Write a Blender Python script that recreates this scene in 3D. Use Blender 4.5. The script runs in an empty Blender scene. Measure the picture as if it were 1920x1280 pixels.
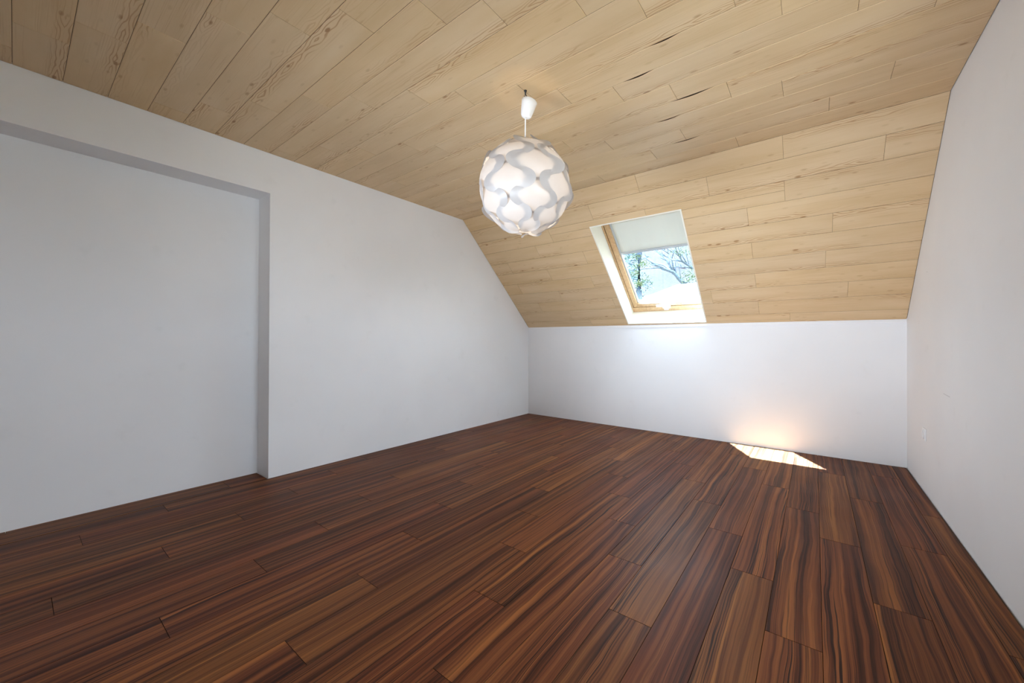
import bpy, bmesh, math, random
from mathutils import Vector, Matrix
random.seed(7)
PI = math.pi
COL = bpy.context.scene.collection
SC = bpy.context.scene

# ------------------------------------------------------------------ measures (metres)
W = 3.834            # room width, x = 0 (left wall) .. W (right wall)
KNEE = 1.1794        # height of the knee wall, plane y = 0
YS, ZC = -1.1964, 2.3492   # where the sloped lining meets the flat ceiling
YB = -5.3            # wall behind the camera
NY, ND, NZ = -3.0178, 0.2131, 2.062   # recess in the left wall
NY2 = -4.55
SL = math.hypot(YS, ZC - KNEE)
T = Vector((0, YS, ZC - KNEE)).normalized()        # up the slope
N = Vector((0, T.z, -T.y))                         # out through the roof
O = Vector((0, 0, KNEE))
MS = Matrix(((1, 0, 0, 0), (0, -T.y, N.y, 0), (0, -T.z, N.z, KNEE), (0, 0, 0, 1)))   # local (x, -s, depth) -> world
WX0, WX1, WS0, WS1 = 1.482, 2.32, 0.03, 1.288      # skylight opening in the slope

# ------------------------------------------------------------------ camera
f_px, cx, cy, yaw, pitch, roll = 706.0043, 1032.6438, 635.2708, 0.6114, 0.0047, 0.0031
cam_d = bpy.data.cameras.new('camera')
cam = bpy.data.objects.new('camera', cam_d)
COL.objects.link(cam)
fw = Vector((-math.sin(yaw) * math.cos(pitch), math.cos(yaw) * math.cos(pitch), math.sin(pitch)))
rt = Vector((math.cos(yaw), math.sin(yaw), 0))
up = rt.cross(fw)
r2 = rt * math.cos(roll) + up * math.sin(roll)
u2 = -rt * math.sin(roll) + up * math.cos(roll)
m = Matrix((r2, u2, -fw)).transposed().to_4x4()
m.translation = Vector((3.2332, -4.0797, 1.0))
cam.matrix_world = m
cam_d.sensor_fit = 'HORIZONTAL'
cam_d.sensor_width = 36
cam_d.lens = f_px / 1920 * 36
cam_d.shift_x = (960 - cx) / 1920
cam_d.shift_y = -(640 - cy) / 1920
cam_d.clip_start = 0.02
cam_d.clip_end = 600
SC.camera = cam

# ------------------------------------------------------------------ light and exposure
SC.view_settings.view_transform = 'Standard'
SC.view_settings.look = 'None'
SC.view_settings.gamma = 1
SC.view_settings.use_curve_mapping = False
SC.view_settings.exposure = 1.16
SC.cycles.use_denoising = True
SC.cycles.max_bounces = 14
SC.cycles.diffuse_bounces = 8
SC.cycles.transparent_max_bounces = 16
SC.cycles.sample_clamp_indirect = 6
SC.cycles.caustics_reflective = False
SC.cycles.caustics_refractive = False

SKY = 6.6
world = bpy.data.worlds.new('sky')
SC.world = world
world.use_nodes = True
wt = world.node_tree
wt.nodes.clear()
wo = wt.nodes.new('ShaderNodeOutputWorld')
bg = wt.nodes.new('ShaderNodeBackground')
tc = wt.nodes.new('ShaderNodeTexCoord')
sx = wt.nodes.new('ShaderNodeSeparateXYZ')
cr = wt.nodes.new('ShaderNodeValToRGB')
cr.color_ramp.elements[0].position = 0.0
cr.color_ramp.elements[0].color = (0.875, 0.965, 1.09, 1)
cr.color_ramp.elements[1].position = 0.9
cr.color_ramp.elements[1].color = (0.81, 0.93, 1.12, 1)
wt.links.new(tc.outputs['Generated'], sx.inputs[0])
wt.links.new(sx.outputs['Z'], cr.inputs[0])
wt.links.new(cr.outputs[0], bg.inputs[0])
bg.inputs[1].default_value = SKY
wt.links.new(bg.outputs[0], wo.inputs[0])

sun_d = bpy.data.lights.new('sun', 'SUN')
sun_d.energy = 92
sun_d.angle = math.radians(0.6)
sun_d.color = (0.57, 0.92, 1.36)
sun = bpy.data.objects.new('sun', sun_d)
COL.objects.link(sun)
sun.rotation_euler = Vector((0.625, -0.012, -1)).to_track_quat('-Z', 'Y').to_euler()
sun.location = (-8, 0, 14)


def area(name, loc, direction, sx_, sy_, power, color=(1, 1, 1), portal=False, spread=PI):
    d = bpy.data.lights.new(name, 'AREA')
    d.shape = 'RECTANGLE'
    d.size, d.size_y = sx_, sy_
    d.energy = power
    d.color = color
    d.spread = spread
    d.cycles.is_portal = portal
    o = bpy.data.objects.new(name, d)
    COL.objects.link(o)
    o.location = loc
    o.rotation_euler = Vector(direction).to_track_quat('-Z', 'Y').to_euler()
    return o


W2 = (-3.75, -2.25, 0.85, 2.12)      # opening of the added fill window, unseen in the right wall: y0, y1, z0, z1
area('skylight_portal', MS @ Vector(((WX0 + WX1) / 2, -(WS0 + WS1) / 2, 0.33)), -N, 1.3, 0.85, 1, portal=True)
area('fill_window_portal', (W + 0.33, (W2[0] + W2[1]) / 2, (W2[2] + W2[3]) / 2), (-1, 0, 0), 1.25, 1.45, 1, portal=True)
# fill lights added behind the viewer, brightening the far slope and left wall
area('fill_light_left', (.5, YB + .1, .5), (2.75, 4.6, 1.05), .9, .9, 5.6, (0.82, 0.97, 1.15), spread=math.radians(60))
area('fill_light_middle', (1.2, YB + .1, .4), (1.1, 4.7, 1.3), .9, .9, 4.5, (0.88, 0.97, 1.08), spread=math.radians(60))
area('fill_light_low', (2.8, YB + .1, .4), (-.2, 4.7, 1.3), .9, .9, 4.5, (0.88, 0.97, 1.08), spread=math.radians(60))
area('fill_light_right', (3.4, YB + .2, .4), (-3.4, 3.3, 2.15), .9, .9, 2.4, (0.90, 0.97, 1.05), spread=math.radians(44))

# ------------------------------------------------------------------ helpers


class MB:
    """collects polygons and links them as one mesh object"""

    def __init__(self):
        self.v, self.f = [], []

    def poly(self, pts):
        b = len(self.v)
        self.v += [tuple(p) for p in pts]
        self.f.append(tuple(range(b, b + len(pts))))

    def box(self, x0, x1, y0, y1, z0, z1, M=None, bev=0.0):
        bm = bmesh.new()
        bmesh.ops.create_cube(bm, size=1)
        for v in bm.verts:
            v.co = Vector((x0 + (v.co.x + .5) * (x1 - x0), y0 + (v.co.y + .5) * (y1 - y0), z0 + (v.co.z + .5) * (z1 - z0)))
        if bev:
            bmesh.ops.bevel(bm, geom=bm.edges[:], offset=bev, segments=2, affect='EDGES', profile=0.6)
        self.add(bm, M)

    def add(self, bm, M=None):
        b = len(self.v)
        bm.verts.index_update()
        for v in bm.verts:
            self.v.append(tuple(M @ v.co if M else v.co))
        flip = M is not None and M.to_3x3().determinant() < 0
        for f in bm.faces:
            ids = [b + v.index for v in f.verts]
            self.f.append(tuple(reversed(ids)) if flip else tuple(ids))
        bm.free()

    def lathe(self, prof, seg=32, M=None):
        bm = bmesh.new()
        rings = []
        for r, z in prof:
            rings.append([bm.verts.new((r * math.cos(2 * PI * i / seg), r * math.sin(2 * PI * i / seg), z)) for i in range(seg)])
        for a, c in zip(rings, rings[1:]):
            for i in range(seg):
                bm.faces.new((a[i], a[(i + 1) % seg], c[(i + 1) % seg], c[i]))
        self.add(bm, M)

    def tube(self, pts, radii, seg=8, cap=True):
        pts = [Vector(p) for p in pts]
        if not isinstance(radii, (list, tuple)):
            radii = [radii] * len(pts)
        b0 = len(self.v)
        ref = Vector((0, 0, 1))
        for i, p in enumerate(pts):
            d = (pts[min(i + 1, len(pts) - 1)] - pts[max(i - 1, 0)]).normalized()
            a = d.cross(ref)
            if a.length < 1e-3:
                a = d.cross(Vector((1, 0, 0)))
            a.normalize()
            c = d.cross(a)
            for k in range(seg):
                t = 2 * PI * k / seg
                self.v.append(tuple(p + (a * math.cos(t) + c * math.sin(t)) * radii[i]))
        for i in range(len(pts) - 1):
            for k in range(seg):
                k2 = (k + 1) % seg
                self.f.append((b0 + i * seg + k, b0 + i * seg + k2, b0 + (i + 1) * seg + k2, b0 + (i + 1) * seg + k))
        if cap:
            self.f.append(tuple(b0 + k for k in range(seg)))
            self.f.append(tuple(b0 + (len(pts) - 1) * seg + k for k in reversed(range(seg))))

    def mesh(self, name, mat, smooth=False):
        me = bpy.data.meshes.new(name)
        me.from_pydata(self.v, [], self.f)
        me.materials.append(mat)
        bm = bmesh.new()
        bm.from_mesh(me)
        bmesh.ops.recalc_face_normals(bm, faces=bm.faces[:])
        bm.to_mesh(me)
        bm.free()
        if smooth:
            for p in me.polygons:
                p.use_smooth = True
        me.update()
        return me

    def build(self, name, mat, parent=None, smooth=False):
        return link(name, self.mesh(name, mat, smooth), parent)


def link(name, me, parent=None):
    o = bpy.data.objects.new(name, me)
    COL.objects.link(o)
    if parent is not None:
        o.parent = parent
    return o


def empty(name, loc=(0, 0, 0)):
    o = bpy.data.objects.new(name, None)
    o.empty_display_size = 0.1
    o.location = loc
    COL.objects.link(o)
    return o


def put(o, parent):
    """parent o, a mesh in world coordinates, under an Empty that has a location"""
    o.parent = parent
    o.matrix_parent_inverse = Matrix.Translation(parent.location).inverted()
    return o


def tag(o, label=None, cat=None, group=None, kind=None):
    if label:
        o['label'] = label
    if cat:
        o['category'] = cat
    if group:
        o['group'] = group
    if kind:
        o['kind'] = kind
    return o


# ------------------------------------------------------------------ materials
class NT:
    def __init__(self, name):
        self.m = bpy.data.materials.new(name)
        self.m.use_nodes = True
        self.t = self.m.node_tree
        self.t.nodes.clear()
        self.out = self.t.nodes.new('ShaderNodeOutputMaterial')

    def n(self, typ, **kw):
        nd = self.t.nodes.new('ShaderNode' + typ)
        for k, v in kw.items():
            setattr(nd, k, v)
        return nd

    def put(self, sock, v):
        if isinstance(v, bpy.types.NodeSocket):
            self.t.links.new(v, sock)
        elif v is not None:
            sock.default_value = v

    def math(self, op, a, b=None, c=None, clamp=False):
        nd = self.n('Math', operation=op, use_clamp=clamp)
        for i, v in enumerate((a, b, c)):
            self.put(nd.inputs[i], v)
        return nd.outputs[0]

    def vec(self, x, y, z):
        nd = self.n('CombineXYZ')
        for i, v in enumerate((x, y, z)):
            self.put(nd.inputs[i], v)
        return nd.outputs[0]

    def noise(self, vec, scale=1.0, detail=2.0, rough=0.5, dist=0.0):
        nd = self.n('TexNoise')
        self.put(nd.inputs['Vector'], vec)
        nd.inputs['Scale'].default_value = scale
        nd.inputs['Detail'].default_value = detail
        nd.inputs['Roughness'].default_value = rough
        nd.inputs['Distortion'].default_value = dist
        return nd.outputs['Fac']

    def ramp(self, fac, stops):
        nd = self.n('ValToRGB')
        e = nd.color_ramp.elements
        while len(e) < len(stops):
            e.new(0.5)
        for el, (p, c) in zip(e, stops):
            el.position = p
            el.color = (c[0], c[1], c[2], 1) if isinstance(c, (tuple, list)) else (c, c, c, 1)
        self.put(nd.inputs[0], fac)
        return nd.outputs[0]

    def mix(self, fac, a, b, mode='MIX'):
        nd = self.n('Mix', data_type='RGBA', blend_type=mode)
        self.put(nd.inputs[0], fac)
        for s, v in ((nd.inputs[6], a), (nd.inputs[7], b)):
            if isinstance(v, (tuple, list)):
                v = (v[0], v[1], v[2], 1)
            self.put(s, v)
        return nd.outputs[2]

    def smooth(self, v, lo, hi):
        nd = self.n('MapRange', interpolation_type='SMOOTHSTEP')
        self.put(nd.inputs[0], v)
        nd.inputs[1].default_value = lo
        nd.inputs[2].default_value = hi
        return nd.outputs[0]

    def principled(self, color, rough=0.5, bump=None, bump_s=0.1, bump_d=0.01, spec=0.5, coat=0.0, metallic=0.0):
        p = self.n('BsdfPrincipled')
        if isinstance(color, (tuple, list)):
            color = (color[0], color[1], color[2], 1)
        self.put(p.inputs['Base Color'], color)
        self.put(p.inputs['Roughness'], rough)
        p.inputs['Specular IOR Level'].default_value = spec
        p.inputs['Coat Weight'].default_value = coat
        p.inputs['Metallic'].default_value = metallic
        if bump is not None:
            b = self.n('Bump')
            b.inputs['Strength'].default_value = bump_s
            b.inputs['Distance'].default_value = bump_d
            self.put(b.inputs['Height'], bump)
            self.t.links.new(b.outputs[0], p.inputs['Normal'])
        self.t.links.new(p.outputs[0], self.out.inputs[0])
        return p

    def local(self):
        c = self.n('TexCoord')
        s = self.n('SeparateXYZ')
        self.t.links.new(c.outputs['Object'], s.inputs[0])
        return c.outputs['Object'], s.outputs[0], s.outputs[1], s.outputs[2]

    def rand(self):
        return self.n('ObjectInfo').outputs['Random']


def plain(name, color, rough=0.6, spec=0.4, metallic=0.0, noise=0.06, scale=30):
    k = NT(name)
    co, x, y, z = k.local()
    nz = k.noise(co, scale, 3)
    c = k.mix(nz, tuple(v * (1 - noise) for v in color), tuple(min(1, v * (1 + noise)) for v in color))
    k.principled(c, rough, nz, 0.08, 0.003, spec, 0, metallic)
    return k.m


def wall_mat():
    k = NT('white_wall_paint')
    geo = k.n('NewGeometry').outputs['Position']
    big = k.noise(geo, 1.3, 3)
    rol = k.noise(geo, 220, 2)
    c = k.mix(k.smooth(big, 0.35, 0.7), (0.795, 0.80, 0.812), (0.83, 0.833, 0.842))
    # a few grey specks and knocks in the paint
    vo = k.n('TexVoronoi')
    k.put(vo.inputs['Vector'], geo)
    vo.inputs['Scale'].default_value = 2.1
    spot = k.math('MULTIPLY', k.math('LESS_THAN', vo.outputs['Distance'], 0.0105), k.smooth(k.noise(geo, 3.7, 1), 0.46, 0.52))
    c = k.mix(k.math('MULTIPLY', spot, 0.55), c, (0.30, 0.30, 0.30))
    # soft rubbed smudges low on the walls
    sm = k.math('MULTIPLY', k.smooth(k.noise(geo, 5.5, 4, 0.6), 0.60, 0.76), 0.16)
    c = k.mix(sm, c, (0.62, 0.62, 0.62))
    A, B = Vector((W, -1.036, 0.706)), Vector((W, -1.16, 0.701))
    sub = k.n('VectorMath', operation='SUBTRACT')
    k.put(sub.inputs[0], geo)
    sub.inputs[1].default_value = A
    dt = k.n('VectorMath', operation='DOT_PRODUCT')
    k.put(dt.inputs[0], sub.outputs[0])
    dt.inputs[1].default_value = (B - A) / (B - A).length_squared
    tt = k.math('ADD', dt.outputs['Value'], 0.0, clamp=True)
    sc = k.n('VectorMath', operation='SCALE')
    sc.inputs[0].default_value = B - A
    k.put(sc.inputs['Scale'], tt)
    dd = k.n('VectorMath', operation='DISTANCE')
    k.put(dd.inputs[0], sub.outputs[0])
    k.put(dd.inputs[1], sc.outputs[0])
    c = k.mix(k.math('MULTIPLY', k.smooth(dd.outputs['Value'], 0.0035, 0.001), 0.5), c, (0.42, 0.42, 0.44))
    k.principled(c, 0.62, rol, 0.12, 0.0015, 0.32)
    return k.m


def floor_mat():
    k = NT('dark_striped_laminate')
    co, x, y, z = k.local()
    rnd = k.rand()
    o1 = k.math('MULTIPLY', rnd, 61.0)
    o2 = k.math('MULTIPLY', rnd, 17.0)
    wav = k.noise(k.vec(k.math('MULTIPLY', x, 5.0), k.math('MULTIPLY', y, 1.5), o1), 1.0, 3, 0.55)
    xw = k.math('ADD', x, k.math('MULTIPLY', k.math('SUBTRACT', wav, 0.5), 0.050))
    broad = k.noise(k.vec(k.math('MULTIPLY', xw, 33.0), k.math('MULTIPLY', y, 0.40), o1), 1.0, 3, 0.55)
    broad2 = k.noise(k.vec(k.math('MULTIPLY', xw, 80.0), k.math('MULTIPLY', y, 0.6), o2), 1.0, 3, 0.6)
    tone = k.math('ADD', k.math('MULTIPLY', broad, 0.68), k.math('MULTIPLY', broad2, 0.32))
    c = k.ramp(tone, [(0.30, (0.022, 0.0085, 0.0055)), (0.42, (0.062, 0.0225, 0.0122)), (0.49, (0.122, 0.0455, 0.0225)),
                      (0.57, (0.172, 0.069, 0.031)), (0.67, (0.265, 0.114, 0.046))])
    # thin dark veins, bunched
    ln = k.noise(k.vec(k.math('MULTIPLY', xw, 105.0), k.math('MULTIPLY', y, 0.55), o1), 1.0, 1.5, 0.5)
    vein = k.math('SUBTRACT', 1.0, k.smooth(k.math('ABSOLUTE', k.math('SUBTRACT', ln, 0.47)), 0.006, 0.050))
    bunch = k.smooth(k.noise(k.vec(k.math('MULTIPLY', xw, 13.0), k.math('MULTIPLY', y, 0.4), o2), 1.0, 1), 0.40, 0.60)
    vein = k.math('MULTIPLY', vein, k.math('ADD', k.math('MULTIPLY', bunch, 0.75), 0.25))
    c = k.mix(vein, c, (0.020, 0.0085, 0.006))
    # fine pores
    fine = k.noise(k.vec(k.math('MULTIPLY', x, 620.0), k.math('MULTIPLY', y, 14.0), o1), 1.0, 2, 0.6)
    c = k.mix(k.math('MULTIPLY', k.smooth(fine, 0.55, 0.8), 0.30), c, (0.05, 0.02, 0.012))
    # each plank slightly redder / browner
    hs = k.n('HueSaturation')
    k.put(hs.inputs['Hue'], k.math('ADD', 0.494, k.math('MULTIPLY', rnd, 0.012)))
    hs.inputs['Saturation'].default_value = 1.09
    k.put(hs.inputs['Value'], k.math('ADD', 1.04, k.math('MULTIPLY', rnd, 0.08)))
    k.put(hs.inputs['Color'], c)
    geo = k.n('NewGeometry').outputs['Position']
    dust = k.noise(geo, 2.2, 4, 0.6)
    rough = k.math('ADD', 0.36, k.math('MULTIPLY', dust, 0.20))
    k.principled(hs.outputs[0], rough, fine, 0.05, 0.001, 0.12)
    return k.m


def pine_mat():
    """printed pine boards: pale field, a cathedral band along one edge, knots"""
    k = NT('pale_pine_board')
    co, x, y, z = k.local()
    rnd = k.rand()
    o1 = k.math('MULTIPLY', rnd, 43.0)
    o2 = k.math('MULTIPLY', rnd, 91.0)
    field = k.noise(k.vec(k.math('MULTIPLY', x, 1.6), k.math('MULTIPLY', y, 9.0), o1), 1.0, 4, 0.55)
    c = k.ramp(field, [(0.30, (0.590, 0.412, 0.222)), (0.52, (0.635, 0.455, 0.258)), (0.72, (0.670, 0.495, 0.300))])
    # straight fine grain
    g1 = k.noise(k.vec(k.math('MULTIPLY', x, 3.0), k.math('MULTIPLY', y, 260.0), o2), 1.0, 2, 0.6)
    gm = k.smooth(k.noise(k.vec(k.math('MULTIPLY', x, 1.2), k.math('MULTIPLY', y, 24.0), o2), 1.0, 2), 0.45, 0.65)
    c = k.mix(k.math('MULTIPLY', k.math('MULTIPLY', k.smooth(g1, 0.50, 0.66), gm), 0.35), c, (0.42, 0.245, 0.115))
    # cathedral band near one long edge (which one depends on the board)
    side = k.math('SIGN', k.math('SUBTRACT', k.math('FRACT', k.math('MULTIPLY', rnd, 7.31)), 0.4))
    ye = k.math('MULTIPLY', y, side)
    band = k.math('MULTIPLY', k.smooth(ye, 0.018, 0.046), k.math('ADD', 0.25, k.smooth(k.noise(k.vec(k.math('MULTIPLY', x, 1.7), 0.0, o1), 1.0, 1), 0.42, 0.60)))
    bend = k.noise(k.vec(k.math('MULTIPLY', x, 4.2), k.math('MULTIPLY', y, 9.0), o1), 1.0, 2, 0.45)
    ring = k.math('SINE', k.math('MULTIPLY', k.math('ADD', k.math('MULTIPLY', k.math('ABSOLUTE', k.math('SUBTRACT', ye, 0.054)), 13.0), k.math('MULTIPLY', bend, 1.15)), 36.0))
    c = k.mix(k.math('MULTIPLY', k.math('MULTIPLY', k.smooth(ring, 0.35, 0.95), band), 0.62, clamp=True), c, (0.40, 0.215, 0.09))
    # knots
    vo = k.n('TexVoronoi', voronoi_dimensions='3D')
    k.put(vo.inputs['Vector'], k.vec(k.math('MULTIPLY', x, 7.0), k.math('MULTIPLY', y, 20.0), o2))
    vo.inputs['Scale'].default_value = 1.0
    kn = k.smooth(vo.outputs['Distance'], 0.190, 0.070)
    kn = k.math('MULTIPLY', kn, k.math('ADD', 0.20, k.math('MULTIPLY', band, 0.9)), clamp=True)
    c = k.mix(k.math('MULTIPLY', kn, 0.85), c, (0.30, 0.145, 0.05))
    hs = k.n('HueSaturation')
    hs.inputs['Hue'].default_value = 0.5
    k.put(hs.inputs['Saturation'], k.math('ADD', 0.94, k.math('MULTIPLY', rnd, 0.06)))
    k.put(hs.inputs['Value'], k.math('ADD', 0.985, k.math('MULTIPLY', rnd, 0.04)))
    k.put(hs.inputs['Color'], c)
    k.principled(hs.outputs[0], 0.5, k.math('MULTIPLY', ring, band), 0.05, 0.001, 0.3)
    return k.m


def frame_mat():
    k = NT('varnished_pine')
    co, x, y, z = k.local()
    g = k.noise(k.vec(k.math('MULTIPLY', x, 60), k.math('MULTIPLY', y, 6), k.math('MULTIPLY', z, 60)), 1.0, 3)
    c = k.ramp(g, [(0.3, (0.38, 0.215, 0.10)), (0.6, (0.48, 0.29, 0.145)), (0.8, (0.54, 0.35, 0.19))])
    k.principled(c, 0.35, g, 0.03, 0.001, 0.5)
    return k.m


def lamp_mat():
    k = NT('white_translucent_plastic')
    co, x, y, z = k.local()
    nz = k.noise(co, 40, 2)
    c = k.mix(nz, (0.63, 0.61, 0.605), (0.66, 0.64, 0.635))
    d = k.n('BsdfDiffuse')
    k.put(d.inputs[0], c)
    t = k.n('BsdfTranslucent')
    t.inputs[0].default_value = (0.335, 0.308, 0.283, 1)
    mx = k.n('MixShader')
    mx.inputs[0].default_value = 0.45
    k.t.links.new(d.outputs[0], mx.inputs[1])
    k.t.links.new(t.outputs[0], mx.inputs[2])
    g = k.n('BsdfGlossy')
    g.inputs['Roughness'].default_value = 0.3
    m2 = k.n('MixShader')
    m2.inputs[0].default_value = 0.03
    k.t.links.new(mx.outputs[0], m2.inputs[1])
    k.t.links.new(g.outputs[0], m2.inputs[2])
    k.t.links.new(m2.outputs[0], k.out.inputs[0])
    return k.m


def glass_mat():
    k = NT('window_glass')
    ge = k.n('NewGeometry')
    dt = k.n('VectorMath', operation='DOT_PRODUCT')
    k.t.links.new(ge.outputs['Normal'], dt.inputs[0])
    k.t.links.new(ge.outputs['Incoming'], dt.inputs[1])
    q = k.math('SUBTRACT', 1.0, k.math('ABSOLUTE', dt.outputs['Value']))
    fres = k.math('ADD', 0.04, k.math('MULTIPLY', 0.96, k.math('POWER', q, 5.0)))
    nz = k.noise(k.n('NewGeometry').outputs['Position'], 3, 2)
    tr = k.n('BsdfTransparent')
    k.put(tr.inputs[0], k.mix(nz, (0.93, 0.955, 0.955), (0.945, 0.965, 0.965)))
    gl = k.n('BsdfGlossy')
    gl.inputs['Roughness'].default_value = 0.0
    mx = k.n('MixShader')
    k.t.links.new(fres, mx.inputs[0])
    k.t.links.new(tr.outputs[0], mx.inputs[1])
    k.t.links.new(gl.outputs[0], mx.inputs[2])
    k.t.links.new(mx.outputs[0], k.out.inputs[0])
    return k.m


def blind_mat():
    k = NT('blind_fabric')
    co, x, y, z = k.local()
    nz = k.noise(co, 300, 2)
    d = k.n('BsdfDiffuse')
    k.put(d.inputs[0], k.mix(nz, (0.51, 0.475, 0.385), (0.55, 0.515, 0.42)))
    t = k.n('BsdfTranslucent')
    t.inputs[0].default_value = (0.62, 0.58, 0.50, 1)
    mx = k.n('MixShader')
    mx.inputs[0].default_value = 0.006
    k.t.links.new(d.outputs[0], mx.inputs[1])
    k.t.links.new(t.outputs[0], mx.inputs[2])
    k.t.links.new(mx.outputs[0], k.out.inputs[0])
    return k.m


def bulb_mat(strength):
    k = NT('glowing_bulb')
    e = k.n('Emission')
    nz = k.noise(k.n('NewGeometry').outputs['Position'], 5, 1)
    k.put(e.inputs[0], k.mix(nz, (1.0, 0.84, 0.66), (1.0, 0.86, 0.70)))
    e.inputs[1].default_value = strength
    k.t.links.new(e.outputs[0], k.out.inputs[0])
    return k.m


def patchy(name, a, b, scale, rough=0.9, lo=0.35, hi=0.65):
    k = NT(name)
    geo = k.n('NewGeometry').outputs['Position']
    nz = k.noise(geo, scale, 5, 0.65)
    k.principled(k.mix(k.smooth(nz, lo, hi), a, b), rough, nz, 0.3, 0.2, 0.1)
    return k.m


M_WALL = wall_mat()
M_FLOOR = floor_mat()
M_PINE = pine_mat()
M_FRAME = frame_mat()
M_LAMP = lamp_mat()
M_GLASS = glass_mat()
M_BLIND = blind_mat()
M_BULB = bulb_mat(44)
M_DARK = plain('dark_underlay', (0.022, 0.014, 0.010), 0.9, 0.1)
M_CORE = plain('shaded_board_core', (0.035, 0.020, 0.011), 0.9, 0.05)  # board core darkened to carry the shade inside open seams
M_BATTEN = plain('shadowed_batten', (0.045, 0.028, 0.016), 0.9, 0.05)
M_ROOF = plain('roof_slab', (0.20, 0.12, 0.09), 0.9, 0.1)
M_LINING = plain('cream_lining_panel', (0.80, 0.765, 0.66), 0.45, 0.4, 0, 0.02, 4)
M_WHITE = plain('white_plastic', (0.84, 0.84, 0.845), 0.35, 0.5, 0, 0.01)
M_TRIM = plain('white_trim_strip', (0.83, 0.83, 0.84), 0.5, 0.4, 0, 0.01)
M_GREY = plain('grey_plastic', (0.36, 0.36, 0.37), 0.5)
M_ALU = plain('grey_aluminium', (0.50, 0.52, 0.53), 0.4, 0.5, 0.3, 0.03)
M_BLACK = plain('black_iron', (0.012, 0.012, 0.012), 0.5)
M_SEAL = plain('dark_seal', (0.05, 0.025, 0.012), 0.8)

# ------------------------------------------------------------------ floor
PX = 0.1627
GAP = 0.0008
fl = MB()
fl.box(0, W, YB, 0, -0.05, -0.010)
fl.box(-ND, 0, NY2, NY, -0.05, -0.010)
floor = tag(fl.build('floor', M_DARK), kind='structure')
_cache = {}


def dark_edges(me, test):
    """board edges coloured dark, putting shade into the seams and slits"""
    me.materials.append(M_CORE)
    for p in me.polygons:
        if all(test(me.vertices[i].co.z) for i in p.vertices):
            p.material_index = 1




def plank_mesh(wid, ln, c=0.0006, t=0.009):
    key = (round(wid, 4), round(ln, 4))
    if key not in _cache:
        b = MB()
        a, d = wid / 2 - GAP, ln / 2 - GAP
        top = [(-a + c, -d + c, 0), (a - c, -d + c, 0), (a - c, d - c, 0), (-a + c, d - c, 0)]
        mid = [(-a, -d, -c), (a, -d, -c), (a, d, -c), (-a, d, -c)]
        bot = [(p[0], p[1], -t) for p in mid]
        b.poly(top)
        for i in range(4):
            j = (i + 1) % 4
            b.poly((mid[i], mid[j], top[j], top[i]))
            b.poly((bot[i], bot[j], mid[j], mid[i]))
        _cache[key] = b.mesh('plank', M_FLOOR)
        dark_edges(_cache[key], lambda z: z < -c * 0.5)
    return _cache[key]


LEN = 1.1935
EDGE = 0.006
special = {21: -0.99, 22: -0.375, 23: -1.054}
for i in range(-2, 24):
    x0, x1 = PX * i, PX * (i + 1)
    y_lo, y_hi = YB + EDGE, -EDGE
    if i < 0:
        x0 = max(x0, -ND + EDGE)
        y_lo, y_hi = NY2 + EDGE, NY - EDGE
    x1 = min(x1, W - EDGE)
    if i == 0:
        x0 += 0.0
    base = special.get(i, -2.037 - 0.3255 * (i - 10))
    y = base % LEN - LEN * 6
    cuts = []
    while y < 2:
        if y_lo + 0.02 < y < y_hi - 0.02:
            cuts.append(y)
        y += LEN
    ys_ = [y_lo] + cuts + [y_hi]
    for a, d in zip(ys_, ys_[1:]):
        lo = x0 + (EDGE if i == 0 else 0)
        p = link('plank', plank_mesh(x1 - lo, d - a), floor)
        p.location = ((lo + x1) / 2, (a + d) / 2, 0)

# ------------------------------------------------------------------ ceiling: flat field and slope
cb = MB()
TH = 0.012
cb.box(-0.3, W + 0.3, YB - 0.3, YS - 0.0, ZC + TH, ZC + 0.25)
RD = 0.30
HT = 0.0125
for (a, b_, s0, s1) in ((-0.3, WX0 - HT, -0.45, SL + 0.12), (WX1 + HT, W + 0.3, -0.45, SL + 0.12), (WX0 - HT, WX1 + HT, -0.45, WS0 - HT), (WX0 - HT, WX1 + HT, WS1 + HT, SL + 0.12)):
    cb.box(a, b_, -s1, -s0, TH, RD, MS)
ceiling = tag(cb.build('ceiling', M_BATTEN), kind='structure')
CH = 0.0022


def board_mesh(rects, slit=None):
    """rects: list of (u0, u1, v0, v1) about the board's centre; slit: (u0, u1, side, size) opens the seam by that much"""
    b = MB()
    g = 0.0006
    for (u0, u1, v0, v1) in rects:
        gu = 0.0004
        lo = [(u0 + gu, v0 + g), (u1 - gu, v0 + g)]
        hi = [(u1 - gu, v1 - g), (u0 + gu, v1 - g)]
        if slit:
            sa, sb, side, size = slit
            mid = []
            for q in range(9):
                t = q / 8
                mid.append((sa + (sb - sa) * t, math.sin(PI * t) ** 1.3 * size))
            if side < 0:
                lo = [lo[0]] + [(u, v0 + g + e) for u, e in mid] + [lo[1]]
            else:
                hi = [hi[0]] + [(u, v1 - g - e) for u, e in reversed(mid)] + [hi[1]]
        ring = lo + hi
        cu, cv = (u0 + u1) / 2, (v0 + v1) / 2
        face, mid_, back = [], [], []
        for (u, v) in ring:
            iu = u + CH if u <= u0 + 2 * g else (u - CH if u >= u1 - 2 * g else u)
            iv = v + CH if v < cv else v - CH
            face.append((iu, iv, 0))
            mid_.append((u, v, CH * 0.8))
            back.append((u, v, TH))
        n = len(ring)
        b.poly(face)
        for i in range(n):
            j = (i + 1) % n
            b.poly((mid_[i], mid_[j], face[j], face[i]))
            b.poly((back[i], back[j], mid_[j], mid_[i]))
    me = b.mesh('board', M_PINE)
    dark_edges(me, lambda z: z > CH * 0.7)
    return me


_bc = {}


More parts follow.
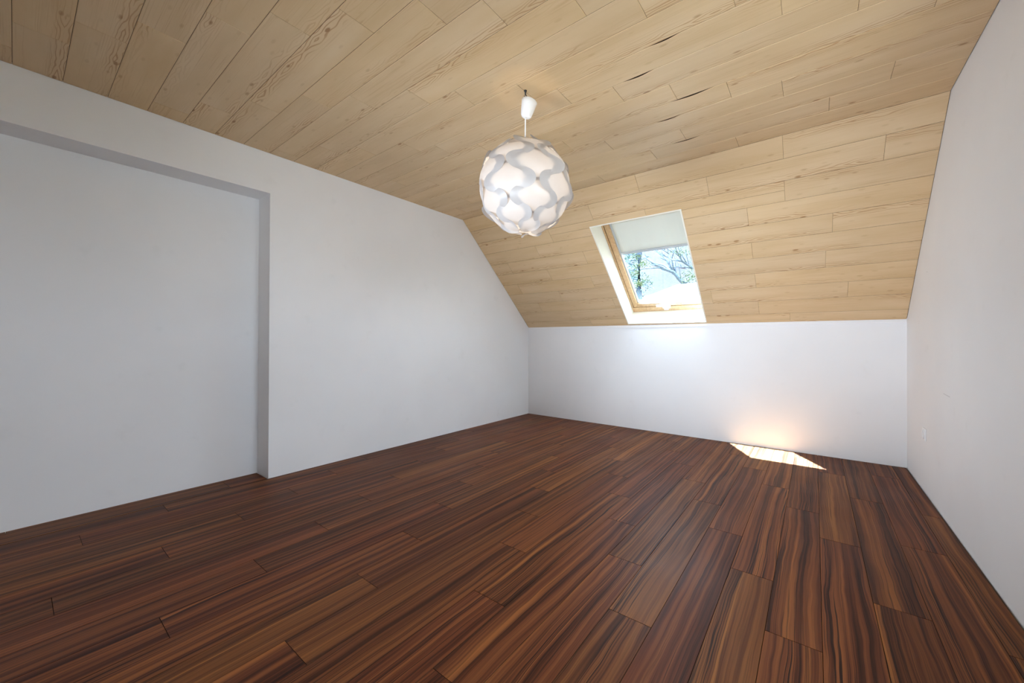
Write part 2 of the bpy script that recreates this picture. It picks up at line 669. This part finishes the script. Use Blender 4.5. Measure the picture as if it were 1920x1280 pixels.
def board(M, u0, u1, v0, v1, hole=None, slit=None):
    cu, cv = (u0 + u1) / 2, (v0 + v1) / 2
    rects = [(u0, u1, v0, v1)]
    if hole:
        h0, h1, k0, k1 = hole
        if u0 < h1 and u1 > h0 and v0 < k1 and v1 > k0:
            rects = []
            if v0 < k0 - 0.003:
                rects.append((u0, u1, v0, k0))
            if v1 > k1 + 0.003:
                rects.append((u0, u1, k1, v1))
            c0, c1 = max(v0, k0), min(v1, k1)
            if u0 < h0 - 0.003:
                rects.append((u0, h0, c0, c1))
            if u1 > h1 + 0.003:
                rects.append((h1, u1, c0, c1))
            if not rects:
                return
    rel = [(a - cu, b_ - cu, c - cv, d - cv) for a, b_, c, d in rects]
    key = None if (slit or len(rects) > 1 or rects[0] != (u0, u1, v0, v1)) else (round(u1 - u0, 4), round(v1 - v0, 4))
    if key and key in _bc:
        me = _bc[key]
    else:
        me = board_mesh(rel, (slit[0] - cu, slit[1] - cu, slit[2], slit[3]) if slit else None)
        if key:
            _bc[key] = me
    o = link('board', me, ceiling)
    o.matrix_local = M @ Matrix.Translation((cu, cv, 0))


BL = 1.0235
joints = [1.780, 2.278, 2.529, 2.070, 1.833, 1.582, 2.354, 2.100, 1.948, 1.636, 1.433, 2.155, 1.945, 1.645, 1.395, 1.180, 0.880, 0.664]
slits = {2: (2.43, 2.62, -1, 0.011), 4: (2.43, 2.58, -1, 0.009), 5: (2.56, 2.80, -1, 0.012), 7: (2.41, 2.58, -1, 0.010), 8: (2.61, 2.75, -1, 0.007)}
RP = 0.1526
MC = Matrix.Translation((0, 0, ZC))


def spans(x):
    x = x % BL
    cs = []
    while x < W - 0.02:
        if x > 0.02:
            cs.append(x)
        x += BL
    e = [0.002] + cs + [W - 0.0015]
    return list(zip(e, e[1:]))


for r in range(27):
    y1 = YS + 0.004 - RP * r if r else YS
    y0 = YS + 0.004 - RP * (r + 1)
    if y0 < YB:
        break
    jx = joints[r] if r < len(joints) else joints[r - 12] + 0.13
    for a, b_ in spans(jx):
        sl = None
        # the slit opens at the seam on the far side (v1) of row r -> use row r-1's low edge
        if r + 1 in slits:
            s = slits[r + 1]
            if a < s[0] and s[1] < b_:
                sl = (s[0], s[1], -1, s[3])
            elif a < s[0] < b_ or a < s[1] < b_:
                q0, q1 = max(a + 0.004, s[0]), min(b_ - 0.004, s[1])
                sl = (q0, q1, -1, s[3] * 0.8)
        board(MC, a, b_, y0, y1, slit=sl)
sj = [3.06, 3.585, 3.057, 2.807, 3.339, 2.810, 3.303, 2.809, 3.451, 2.810, 3.050]
SPITCH = 0.1566
hole = (WX0, WX1, -WS1, -WS0)
for r in range(11):
    s1 = SL - SPITCH * r
    s0 = max(0.0, SL - SPITCH * (r + 1))
    for a, b_ in spans(sj[r]):
        board(MS, a, b_, -s1, -s0, hole=hole)

# ------------------------------------------------------------------ walls
XN = -ND
wl = MB()                                   # left wall: gable shape with the recess cut in
TK = 0.35
prof = [(NY2, 0), (NY2, NZ), (NY, NZ), (NY, 0), (0, 0), (0, KNEE), (YS, ZC), (YB, ZC), (YB, 0)]
front = [(0, y, z) for y, z in prof]
lo_z = -0.04


def quad(b, *p):
    b.poly(p)


# front face in convex pieces
quad(wl, (0, NY, lo_z), (0, 0, lo_z), (0, 0, KNEE), (0, YS, ZC + 0.01), (0, NY, ZC + 0.01))
quad(wl, (0, NY2, NZ), (0, NY, NZ), (0, NY, ZC + 0.01), (0, NY2, ZC + 0.01))
quad(wl, (0, YB, lo_z), (0, NY2, lo_z), (0, NY2, ZC + 0.01), (0, YB, ZC + 0.01))
# recess: back, two returns, soffit
quad(wl, (XN, NY2, lo_z), (XN, NY, lo_z), (XN, NY, NZ), (XN, NY2, NZ))
quad(wl, (XN, NY, lo_z), (0, NY, lo_z), (0, NY, NZ), (XN, NY, NZ))
quad(wl, (XN, NY2, lo_z), (0, NY2, lo_z), (0, NY2, NZ), (XN, NY2, NZ))
quad(wl, (XN, NY2, NZ), (0, NY2, NZ), (0, NY, NZ), (XN, NY, NZ))
# outer skin
quad(wl, (-TK, YB, lo_z), (-TK, 0, lo_z), (-TK, 0, KNEE), (-TK, YS, ZC), (-TK, YB, ZC))
quad(wl, (-TK, 0, lo_z), (0, 0, lo_z), (0, 0, KNEE), (-TK, 0, KNEE))
quad(wl, (-TK, 0, KNEE), (0, 0, KNEE), (0, YS, ZC), (-TK, YS, ZC))
tag(wl.build('wall_left', M_WALL), kind='structure')

wr = MB()
y0, y1, z0, z1 = W2
quad(wr, (W, YB, lo_z), (W, y0, lo_z), (W, y0, ZC + .01), (W, YB, ZC + .01))
quad(wr, (W, y0, lo_z), (W, y1, lo_z), (W, y1, z0), (W, y0, z0))
quad(wr, (W, y0, z1), (W, y1, z1), (W, y1, ZC + .01), (W, y0, ZC + .01))
quad(wr, (W, y1, lo_z), (W, 0, lo_z), (W, 0, KNEE), (W, YS, ZC + .01), (W, y1, ZC + .01))
X2 = W + 0.3
quad(wr, (W, y0, z0), (X2, y0, z0), (X2, y0, z1), (W, y0, z1))
quad(wr, (W, y1, z0), (X2, y1, z0), (X2, y1, z1), (W, y1, z1))
quad(wr, (W, y0, z0), (W, y1, z0), (X2, y1, z0), (X2, y0, z0))
quad(wr, (W, y0, z1), (W, y1, z1), (X2, y1, z1), (X2, y0, z1))
quad(wr, (X2, YB, lo_z), (X2, y0, lo_z), (X2, y0, ZC), (X2, YB, ZC))
quad(wr, (X2, y0, lo_z), (X2, y1, lo_z), (X2, y1, z0), (X2, y0, z0))
quad(wr, (X2, y0, z1), (X2, y1, z1), (X2, y1, ZC), (X2, y0, ZC))
quad(wr, (X2, y1, lo_z), (X2, 0, lo_z), (X2, 0, KNEE), (X2, YS, ZC), (X2, y1, ZC))
tag(wr.build('wall_right', M_WALL), kind='structure')

wb = MB()
wb.box(-TK, W + TK, 0, 0.3, lo_z, KNEE + 0.01)
tag(wb.build('wall_back', M_WALL), kind='structure')
wf = MB()
wf.box(-TK, W + TK, YB - 0.3, YB, lo_z, ZC + 0.01)
tag(wf.build('wall_front', M_WALL), kind='structure')

# slim white strip closing the joint between knee wall and slope, in three lengths
tr = MB()
for a, b_ in ((0.003, 1.32), (1.3215, 1.9), (1.9015, W - 0.003)):
    tr.box(a, b_, -0.009, 0.0, KNEE - 0.026, KNEE - 0.010, bev=0.002)
tag(tr.build('trim_1', M_TRIM), kind='structure')

# ------------------------------------------------------------------ skylight
w1 = empty('window_1', MS @ Vector(((WX0 + WX1) / 2, -WS0, 0)))
tag(w1, 'small roof window with a half drawn blind in the sloping pine ceiling', kind='structure')
D0 = 0.195


def part(b, name, mat, parent, smooth=False):
    o = b.build(name, mat, None, smooth)
    if parent.type == 'EMPTY':
        put(o, parent)
    else:
        o.parent = parent
        bpy.context.view_layer.update()
        o.matrix_parent_inverse = parent.matrix_world.inverted()
    return o


# lining panels (left, right, bottom, top)
TL = 0.012
for nm, bx in (('lining_panel', (WX0 - TL, WX0, WS0 - TL, WS1 + TL)), ('lining_panel', (WX1, WX1 + TL, WS0 - TL, WS1 + TL)),
               ('lining_panel', (WX0, WX1, WS0 - TL, WS0)), ('lining_panel', (WX0, WX1, WS1, WS1 + TL))):
    b = MB()
    b.box(bx[0], bx[1], -bx[3], -bx[2], -0.0015, D0 + 0.06, MS)
    o = part(b, nm, M_LINING, w1)


def frame(b, x0, x1, s0, s1, wl_, wr_, wb_, wt_, d0, d1, bev=0.002):
    b.box(x0, x0 + wl_, -s1, -s0, d0, d1, MS, bev)
    b.box(x1 - wr_, x1, -s1, -s0, d0, d1, MS, bev)
    b.box(x0 + wl_, x1 - wr_, -(s0 + wb_), -s0, d0, d1, MS, bev)
    b.box(x0 + wl_, x1 - wr_, -s1, -(s1 - wt_), d0, d1, MS, bev)


b = MB()
frame(b, WX0, WX1, WS0, WS1, 0.020, 0.020, 0.064, 0.03, D0, 0.34)
fr = part(b, 'window_frame', M_FRAME, w1)
SX0, SX1, SS0, SS1 = WX0 + 0.026, WX1 - 0.026, WS0 + 0.070, WS1 - 0.036
b = MB()
frame(b, SX0, SX1, SS0, SS1, 0.050, 0.026, 0.046, 0.05, 0.200, 0.262)
sash = part(b, 'sash', M_FRAME, w1)
b = MB()                     # dark rebate between frame and sash
frame(b, WX0 + 0.019, WX1 - 0.019, WS0 + 0.062, WS1 - 0.03, 0.012, 0.012, 0.012, 0.012, 0.222, 0.30, 0)
part(b, 'gasket', M_SEAL, sash)
b = MB()
b.box(SX0 + 0.045, SX1 - 0.022, -(SS1 - 0.045), -(SS0 + 0.041), 0.250, 0.254, MS)
part(b, 'pane', M_GLASS, sash)
b = MB()                     # outer metal cover of the sash
frame(b, SX0 - 0.02, SX1 + 0.02, SS0 - 0.02, SS1 + 0.02, 0.06, 0.04, 0.055, 0.06, 0.263, 0.29, 0.002)
part(b, 'cover_profile', M_ALU, sash)
# handle
b = MB()
hx = 1.862
b.box(hx - 0.085, hx + 0.075, -(SS0 + 0.026), -(SS0 - 0.004), 0.186, 0.200, MS, 0.004)
b.box(hx - 0.01, hx + 0.075, -(SS0 + 0.075), -(SS0 - 0.012), 0.168, 0.188, MS, 0.006)
b.box(hx + 0.005, hx + 0.055, -(SS0 + 0.045), -(SS0 - 0.03), 0.160, 0.176, MS, 0.005)
h = part(b, 'window_handle', M_WHITE, sash)
tag(h, 'white plastic lever handle')
# blind
BB = 0.825
bl = MB()
nb = 14
for i in range(nb):
    a0 = SX0 + 0.060 + (SX1 - SX0 - 0.096) * i / nb
    a1 = SX0 + 0.060 + (SX1 - SX0 - 0.096) * (i + 1) / nb
    w0, w1_ = 0.0012 * math.sin(i * 2.1), 0.0012 * math.sin((i + 1) * 2.1)
    bl.poly([MS @ Vector(p) for p in ((a0, -1.21, 0.236 + w0), (a1, -1.21, 0.236 + w1_), (a1, -BB, 0.236 + w1_), (a0, -BB, 0.236 + w0))])
blind = part(bl, 'blind', M_BLIND, w1, True)
tag(blind, 'cream roller blind fabric drawn a third of the way down')
b = MB()
b.box(SX0 + 0.055, SX1 - 0.031, -BB - 0.004, -BB + 0.022, 0.226, 0.240, MS, 0.003)
part(b, 'bottom_rail', M_ALU, blind)
b = MB()
for a in (SX0 + 0.049, SX1 - 0.025 - 0.017):
    b.box(a, a + 0.017, -1.21, -(SS0 + 0.046), 0.222, 0.246, MS, 0.002)
part(b, 'guide_rail', M_ALU, blind)

# window added out of view in the right wall to bring in fill light
w2 = empty('fill_window', (W + 0.1, (y0 + y1) / 2, z0))
tag(w2, 'added fill light window, white framed, in the right wall beside the viewer', kind='structure')
b = MB()
for (a, c, d, e) in ((y0, y0 + .06, z0, z1), (y1 - .06, y1, z0, z1), (y0 + .06, y1 - .06, z0, z0 + .06), (y0 + .06, y1 - .06, z1 - .06, z1), ((y0 + y1) / 2 - .04, (y0 + y1) / 2 + .04, z0 + .06, z1 - .06)):
    b.box(W + 0.14, W + 0.20, a, c, d, e, bev=0.004)
part(b, 'window_frame', M_WHITE, w2)
b = MB()
b.box(W + 0.168, W + 0.172, y0 + .055, y1 - .055, z0 + .055, z1 - .055)
part(b, 'pane', M_GLASS, w2)

# ------------------------------------------------------------------ pendant lamp
LX, LY = 1.954, -2.501
LZ = 1.822
lamp = empty('pendant_lamp', (LX, LY, ZC))
tag(lamp, 'white globe pendant lamp of overlapping wavy plastic petals hanging from the pine ceiling', 'lamp')
b = MB()
b.lathe([(0.0005, 0.0), (0.0085, 0.0), (0.0075, -0.004), (0.004, -0.007), (0.0035, -0.022), (0.0005, -0.023)], 12, Matrix.Translation((LX, LY, ZC)))
hp = []
for q in range(13):
    t = PI * 0.5 - q / 12 * PI * 1.6
    hp.append((LX + 0.006 * math.cos(t) * 0.82, LY + 0.006 * math.cos(t) * 0.57, ZC - 0.029 + 0.006 * math.sin(t)))
b.tube(hp, 0.0022, 6)
o = part(b, 'ceiling_hook', M_BLACK, lamp, True)
tag(o, 'black iron hook')
# canopy cup, hanging askew
Mc = Matrix.Translation((LX + 0.003, LY, 2.203)) @ Matrix.Rotation(math.radians(13), 4, Vector((-0.57, 0.82, 0))) @ Matrix.Scale(0.84, 4, Vector((0, 0, 1)))
b = MB()
b.lathe([(0.004, 0.0), (0.016, 0.001), (0.024, 0.005), (0.029, 0.014), (0.034, 0.045), (0.039, 0.080), (0.0425, 0.104), (0.0415, 0.1045), (0.038, 0.080), (0.033, 0.045), (0.027, 0.014), (0.004, 0.006)], 32, Mc)
o = part(b, 'canopy_cup', M_WHITE, lamp, True)
b = MB()
b.tube([(LX + 0.0015, LY, 2.318), (LX + 0.001, LY, 2.205), (LX, LY, 2.08), (LX, LY, LZ + 0.095)], 0.0034, 8)
part(b, 'cord', M_WHITE, lamp, True)
b = MB()
b.lathe([(0.0035, 0.10), (0.018, 0.098), (0.021, 0.09), (0.021, 0.045), (0.0005, 0.044)], 20, Matrix.Translation((LX, LY, LZ)))
bulb_socket = part(b, 'bulb_socket', M_WHITE, lamp, True)
b = MB()
b.lathe([(0.0005, 0.046), (0.013, 0.045), (0.015, 0.03), (0.024, 0.012), (0.0295, -0.005), (0.029, -0.018), (0.022, -0.031), (0.010, -0.037), (0.0005, -0.038)], 20, Matrix.Translation((LX, LY, LZ)))
part(b, 'bulb', M_BULB, bulb_socket, True)
R0 = 0.236


def petal(lat0, lon0):
    """one wavy petal: a round lobe with a neck above and below; the lobe stands outside, its wings curl off"""
    b = MB()
    NV, NA = 22, 10
    P = 0
    grid = []
    seed = random.uniform(-1, 1)
    for i in range(NV + 1):
        v = -1.1 + 2.2 * i / NV
        lat = lat0 + v * 20.0
        if lat > 70 or lat < -83:
            continue
        e = max(0.0, 1 - (v / 0.62) ** 2) ** 0.55
        wdeg = 17.2 + 17.2 * e
        end = max(0.0, 1 - (abs(v) / 1.1) ** 8) ** 0.5
        wdeg *= max(0.25, end)
        rowp = []
        for j in range(NA + 1):
            a = -1 + 2 * j / NA
            lon = math.radians(lon0 + a * wdeg)
            la = math.radians(lat)
            lobe = max(0.0, math.cos(v * PI / 2)) ** 1.3
            rr = R0 + 0.007 * lobe - 0.004 * (1 - lobe) + (0.013 + 0.012 * seed) * lobe * abs(a) ** 4
            rowp.append((rr * math.cos(la) * math.cos(lon), rr * math.cos(la) * math.sin(lon), rr * math.sin(la)))
        grid.append(rowp)
    base = len(b.v)
    for rowp in grid:
        b.v += rowp
    n = NA + 1
    for i in range(len(grid) - 1):
        for j in range(NA):
            b.f.append((base + i * n + j, base + i * n + j + 1, base + (i + 1) * n + j + 1, base + (i + 1) * n + j))
    return b


CAMAZ = -51.0
_pm = {}
for q, lat in enumerate((-70, -50, -30, -10, 10, 30, 50, 70)):
    ph = 14 if q % 2 == 0 else -22
    for kx in range(5):
        o = petal(lat, 0).build('shade_petal', M_LAMP, None, True)
        o.parent = lamp
        o.location = (0, 0, LZ - ZC)
        o.rotation_euler = (0, 0, math.radians(CAMAZ + ph + 72 * kx))
# small rings that hold the petals at the poles
for s in (1, -1):
    b = MB()
    rr = [(0.034, 0.233), (0.028, 0.2345), (0.022, 0.233), (0.028, 0.231), (0.034, 0.233)] if s > 0 else [(0.034, -0.226), (0.020, -0.231), (0.0005, -0.233)]
    b.lathe(rr, 24, Matrix.Translation((LX, LY, LZ)))
    part(b, 'shade_ring', M_LAMP, lamp, True)

# ------------------------------------------------------------------ wall socket
ws = empty('wall_socket', (W, -0.595, 0.346))
tag(ws, 'small white power socket low on the right hand wall', 'socket')
b = MB()
b.box(W - 0.007, W, -0.636, -0.554, 0.346, 0.428, bev=0.003)
pl = part(b, 'cover_plate', M_WHITE, ws, True)
b = MB()
Mq = Matrix.Translation((W - 0.007, -0.595, 0.387)) @ Matrix.Rotation(math.radians(-90), 4, 'Y')
b.lathe([(0.033, -0.001), (0.033, 0.003), (0.030, 0.005), (0.024, 0.005), (0.0225, -0.001), (0.0205, -0.004), (0.0005, -0.004)], 28, Mq)
insert = part(b, 'socket_insert', M_WHITE, ws, True)
for dy in (-0.0095, 0.0095):
    b = MB()
    b.lathe([(0.0005, 0.0005), (0.0028, 0.0005), (0.0028, -0.003)], 10, Mq @ Matrix.Translation((0, dy, -0.0042)))
    part(b, 'pin_hole', M_GREY, insert)

# ------------------------------------------------------------------ outdoors
M_HILL = patchy('hazy_wooded_hill', (0.0155, 0.0112, 0.0105), (0.0230, 0.0156, 0.0140), 2.6)
M_GROUND = patchy('garden_ground', (0.110, 0.078, 0.052), (0.145, 0.100, 0.068), 0.6)
M_BARK = patchy('grey_bark', (0.0373, 0.0529, 0.0606), (0.0680, 0.0829, 0.0944), 6)
M_TRUNK = patchy('blue_grey_trunk', (0.0680, 0.1054, 0.1428), (0.1085, 0.1459, 0.1833), 4)
M_LEAF = patchy('spring_leaf', (0.0508, 0.0767, 0.0374), (0.0935, 0.1156, 0.0580), 5)
M_NEEDLE = patchy('blue_green_leaf', (0.0467, 0.0884, 0.0826), (0.0826, 0.1242, 0.1111), 5)
M_HOUSE = patchy('white_render', (0.55, 0.55, 0.55), (0.62, 0.62, 0.62), 3)
M_TILE = patchy('pale_roof_tile', (0.0250, 0.0259, 0.0273), (0.0341, 0.0350, 0.0364), 5)

b = MB()
b.poly([(-150, -60, -3.2), (150, -60, -3.2), (150, 40, -3.2), (-150, 40, -3.2)])
tag(b.build('ground', M_GROUND), 'garden ground around the house', kind='structure')
hb = MB()
nx, ny = 90, 60
rnd = random.Random(3)
for j in range(ny + 1):
    for i in range(nx + 1):
        x = -110 + 190 * i / nx
        y = 34 + 90 * j / ny
        t = min(1, max(0, (y - 36) / 62))
        z = -3.4 + 42 * t * t * (3 - 2 * t) + 1.2 * math.sin(x * .13) * t + rnd.uniform(-.25, .25) * (0.3 + t)
        hb.v.append((x + rnd.uniform(-.5, .5), y + rnd.uniform(-.5, .5), z))
for j in range(ny):
    for i in range(nx):
        a = j * (nx + 1) + i
        hb.f.append((a, a + 1, a + nx + 2, a + nx + 1))
tag(hb.build('hillside', M_HILL, None, True), 'pale wooded hillside behind the neighbouring house', kind='structure')

# neighbour's house
hs = empty('house', (-2.5, 23.5, -3.2))
tag(hs, 'white neighbouring house with a pale hipped roof seen through the roof window', 'house')
b = MB()
b.box(-6.2, 3.4, 20.4, 27.0, -3.2, 3.75)
part(b, 'wall', M_HOUSE, hs)
b = MB()
e = [(-6.7, 19.9, 3.7), (3.9, 19.9, 3.7), (3.9, 27.5, 3.7), (-6.7, 27.5, 3.7)]
g0, g1 = (-5.0, 23.7, 5.15), (2.2, 23.7, 5.15)
b.poly((e[0], e[1], g1, g0))
b.poly((e[2], e[3], g0, g1))
b.poly((e[1], e[2], g1))
b.poly((e[3], e[0], g0))
b.poly([(p[0], p[1], 3.55) for p in e])
for i in range(4):
    j = (i + 1) % 4
    b.poly((e[i], e[j], (e[j][0], e[j][1], 3.55), (e[i][0], e[i][1], 3.55)))
part(b, 'roof', M_TILE, hs)


def far(x, z, Y, Y0=9.0):
    """a point measured at depth Y0, moved out along its line of sight to depth Y"""
    s = (Y + 4.0797) / (Y0 + 4.0797)
    return Vector((3.2332 + (x - 3.2332) * s, Y, 1 + (z - 1) * s))


def leaves(b, centre, spread, n, size, rg):
    for _ in range(n):
        p = Vector(centre) + Vector((rg.gauss(0, spread[0]), rg.gauss(0, spread[1]), rg.gauss(0, spread[2])))
        a = Vector((rg.uniform(-1, 1), rg.uniform(-1, 1), rg.uniform(-1, 1))).normalized() * size * rg.uniform(.6, 1.3)
        c = a.cross(Vector((rg.uniform(-1, 1), rg.uniform(-1, 1), rg.uniform(-1, 1)))).normalized() * size * 0.35
        q = a.cross(c).normalized() * size * .12
        b.poly((p - a, p - c + q, p + a, p + c + q))


# bare tree behind the house
bt = empty('bare_tree', (-4.3, 30, -3.2))
tag(bt, 'bare branching tree spreading behind the neighbouring house', 'tree')
rg = random.Random(5)
br = MB()
YT = 30
tr_ = MB()
tr_.tube([(-4.3, YT, -3.3), (-4.45, YT, 0), (-5.0, YT, 3.6), far(-0.35, 2.93, YT)], [0.42, 0.34, 0.28, 0.22], 10)
part(tr_, 'trunk', M_BARK, bt, True)


def limb(pts, r0, r1, twigs=5):
    P = [far(a, c, YT + dy) for a, c, dy in pts]
    n = len(P)
    br.tube(P, [r0 + (r1 - r0) * i / (n - 1) for i in range(n)], 6)
    for _ in range(twigs):
        i = rg.randrange(0, n - 1)
        s = P[i].lerp(P[i + 1], rg.random())
        d = (P[i + 1] - P[i]).normalized()
        d = (d + Vector((rg.uniform(-.8, .8), rg.uniform(-.6, .6), rg.uniform(-.3, .9)))).normalized()
        L = rg.uniform(.6, 1.9)
        m1 = s + d * L * .5 + Vector((0, 0, rg.uniform(-.1, .15)))
        m2 = s + d * L + Vector((rg.uniform(-.3, .3), 0, rg.uniform(-.1, .4)))
        br.tube([s, m1, m2], [0.035, 0.026, 0.012], 4)


limb([(-.35, 2.93, 0), (-.502, 3.056, 0), (-.76, 3.379, -.1), (-1.178, 3.574, -.3), (-1.531, 3.806, -.5), (-1.95, 4.15, -.6)], .23, .05, 7)
limb([(-.65, 3.26, 0), (-.835, 3.44, .3), (-1.10, 3.66, .6), (-1.45, 3.78, .8), (-1.72, 4.02, 1)], .13, .04, 6)
limb([(-1.0, 3.52, 0), (-1.3, 3.60, -.5), (-1.854, 3.62, -.9), (-2.2, 3.55, -1)], .08, .03, 4)
limb([(-.76, 3.379, 0), (-.911, 3.658, .2), (-1.063, 3.904, .5), (-1.295, 4.124, .7), (-1.45, 4.4, .8)], .08, .03, 6)
limb([(-.70, 3.35, 0), (-.80, 3.62, .2), (-.82, 3.86, .3), (-1.0, 4.2, .4)], .07, .025, 5)
limb([(.35, 3.10, 0), (-.127, 3.46, 0), (-.467, 3.719, -.2), (-.60, 4.00, -.4), (-.84, 4.25, -.5)], .12, .05, 6)
limb([(.2, 3.30, 0), (-.3, 3.50, .3), (-.62, 3.56, .5), (-1.0, 3.55, .8)], .07, .03, 3)
limb([(-.467, 3.719, 0), (-.8, 3.80, .1), (-1.05, 3.99, .2), (-1.25, 4.0, .2)], .06, .025, 4)
limb([(-.3, 3.6, 0), (-.5, 3.98, .2), (-.9, 4.1, .3), (-1.3, 4.35, .5)], .05, .02, 4)
part(br, 'branches', M_BARK, bt, True)
lf = MB()
for c, n in (((-.25, 3.13), 150), ((-.5, 4.05), 110), ((-.1, 3.25), 90), ((-.05, 3.9), 60)):
    leaves(lf, far(c[0], c[1], YT - .6), (.42, .4, .28), n, .11, rg)
o = part(lf, 'young_leaves', M_LEAF, bt)
o['kind'] = 'stuff'

# leafy tree with a straight trunk, nearer, at the left
lt = empty('leafy_tree', (-3.6, 13, -3.2))
tag(lt, 'leafy tree with a straight trunk at the left of the view out', 'tree')
tk = MB()
YL = 13
a0, a1 = far(-2.02, 2.2, YL), far(-2.02, 4.6, YL)
tk.tube([(a0.x, YL, -3.3), (a0.x, YL, 1.0), a0, a1, (a1.x + .1, YL, 9)], [.30, .24, .215, .20, .12], 12)
part(tk, 'trunk', M_TRUNK, lt, True)
lb = MB()
for i in range(26):
    z = rg.uniform(2.6, 8)
    ang = rg.uniform(0, 2 * PI)
    s = Vector((a0.x, YL, z))
    d = Vector((math.cos(ang), math.sin(ang) * .8, rg.uniform(-.1, .4)))
    if d.x > 0.2 and z < 6:
        d.x = -d.x
    L = rg.uniform(.8, 1.7)
    lb.tube([s, s + d * L * .5, s + d * L + Vector((0, 0, -.1))], [.035, .022, .01], 5)
part(lb, 'branches', M_TRUNK, lt, True)
l1, l2 = MB(), MB()
for i in range(105):
    z = rg.uniform(2.2, 8.2)
    leaves(l2, (a0.x - abs(rg.gauss(.55, .45)), YL + rg.gauss(0, .7), z), (.22, .25, .14), 34, .085, rg)
for c, n in (((-2.186, 3.484), 60), ((-1.98, 3.068), 110), ((-1.86, 3.80), 70), ((-2.1, 3.75), 50), ((-1.75, 3.25), 40), ((-2.2, 4.1), 50)):
    leaves(l1, far(c[0], c[1], YL - .5), (.13, .2, .07), n, .065, rg)
o = part(l2, 'foliage', M_NEEDLE, lt)
o['kind'] = 'stuff'
o = part(l1, 'young_leaves', M_LEAF, lt)
o['kind'] = 'stuff'
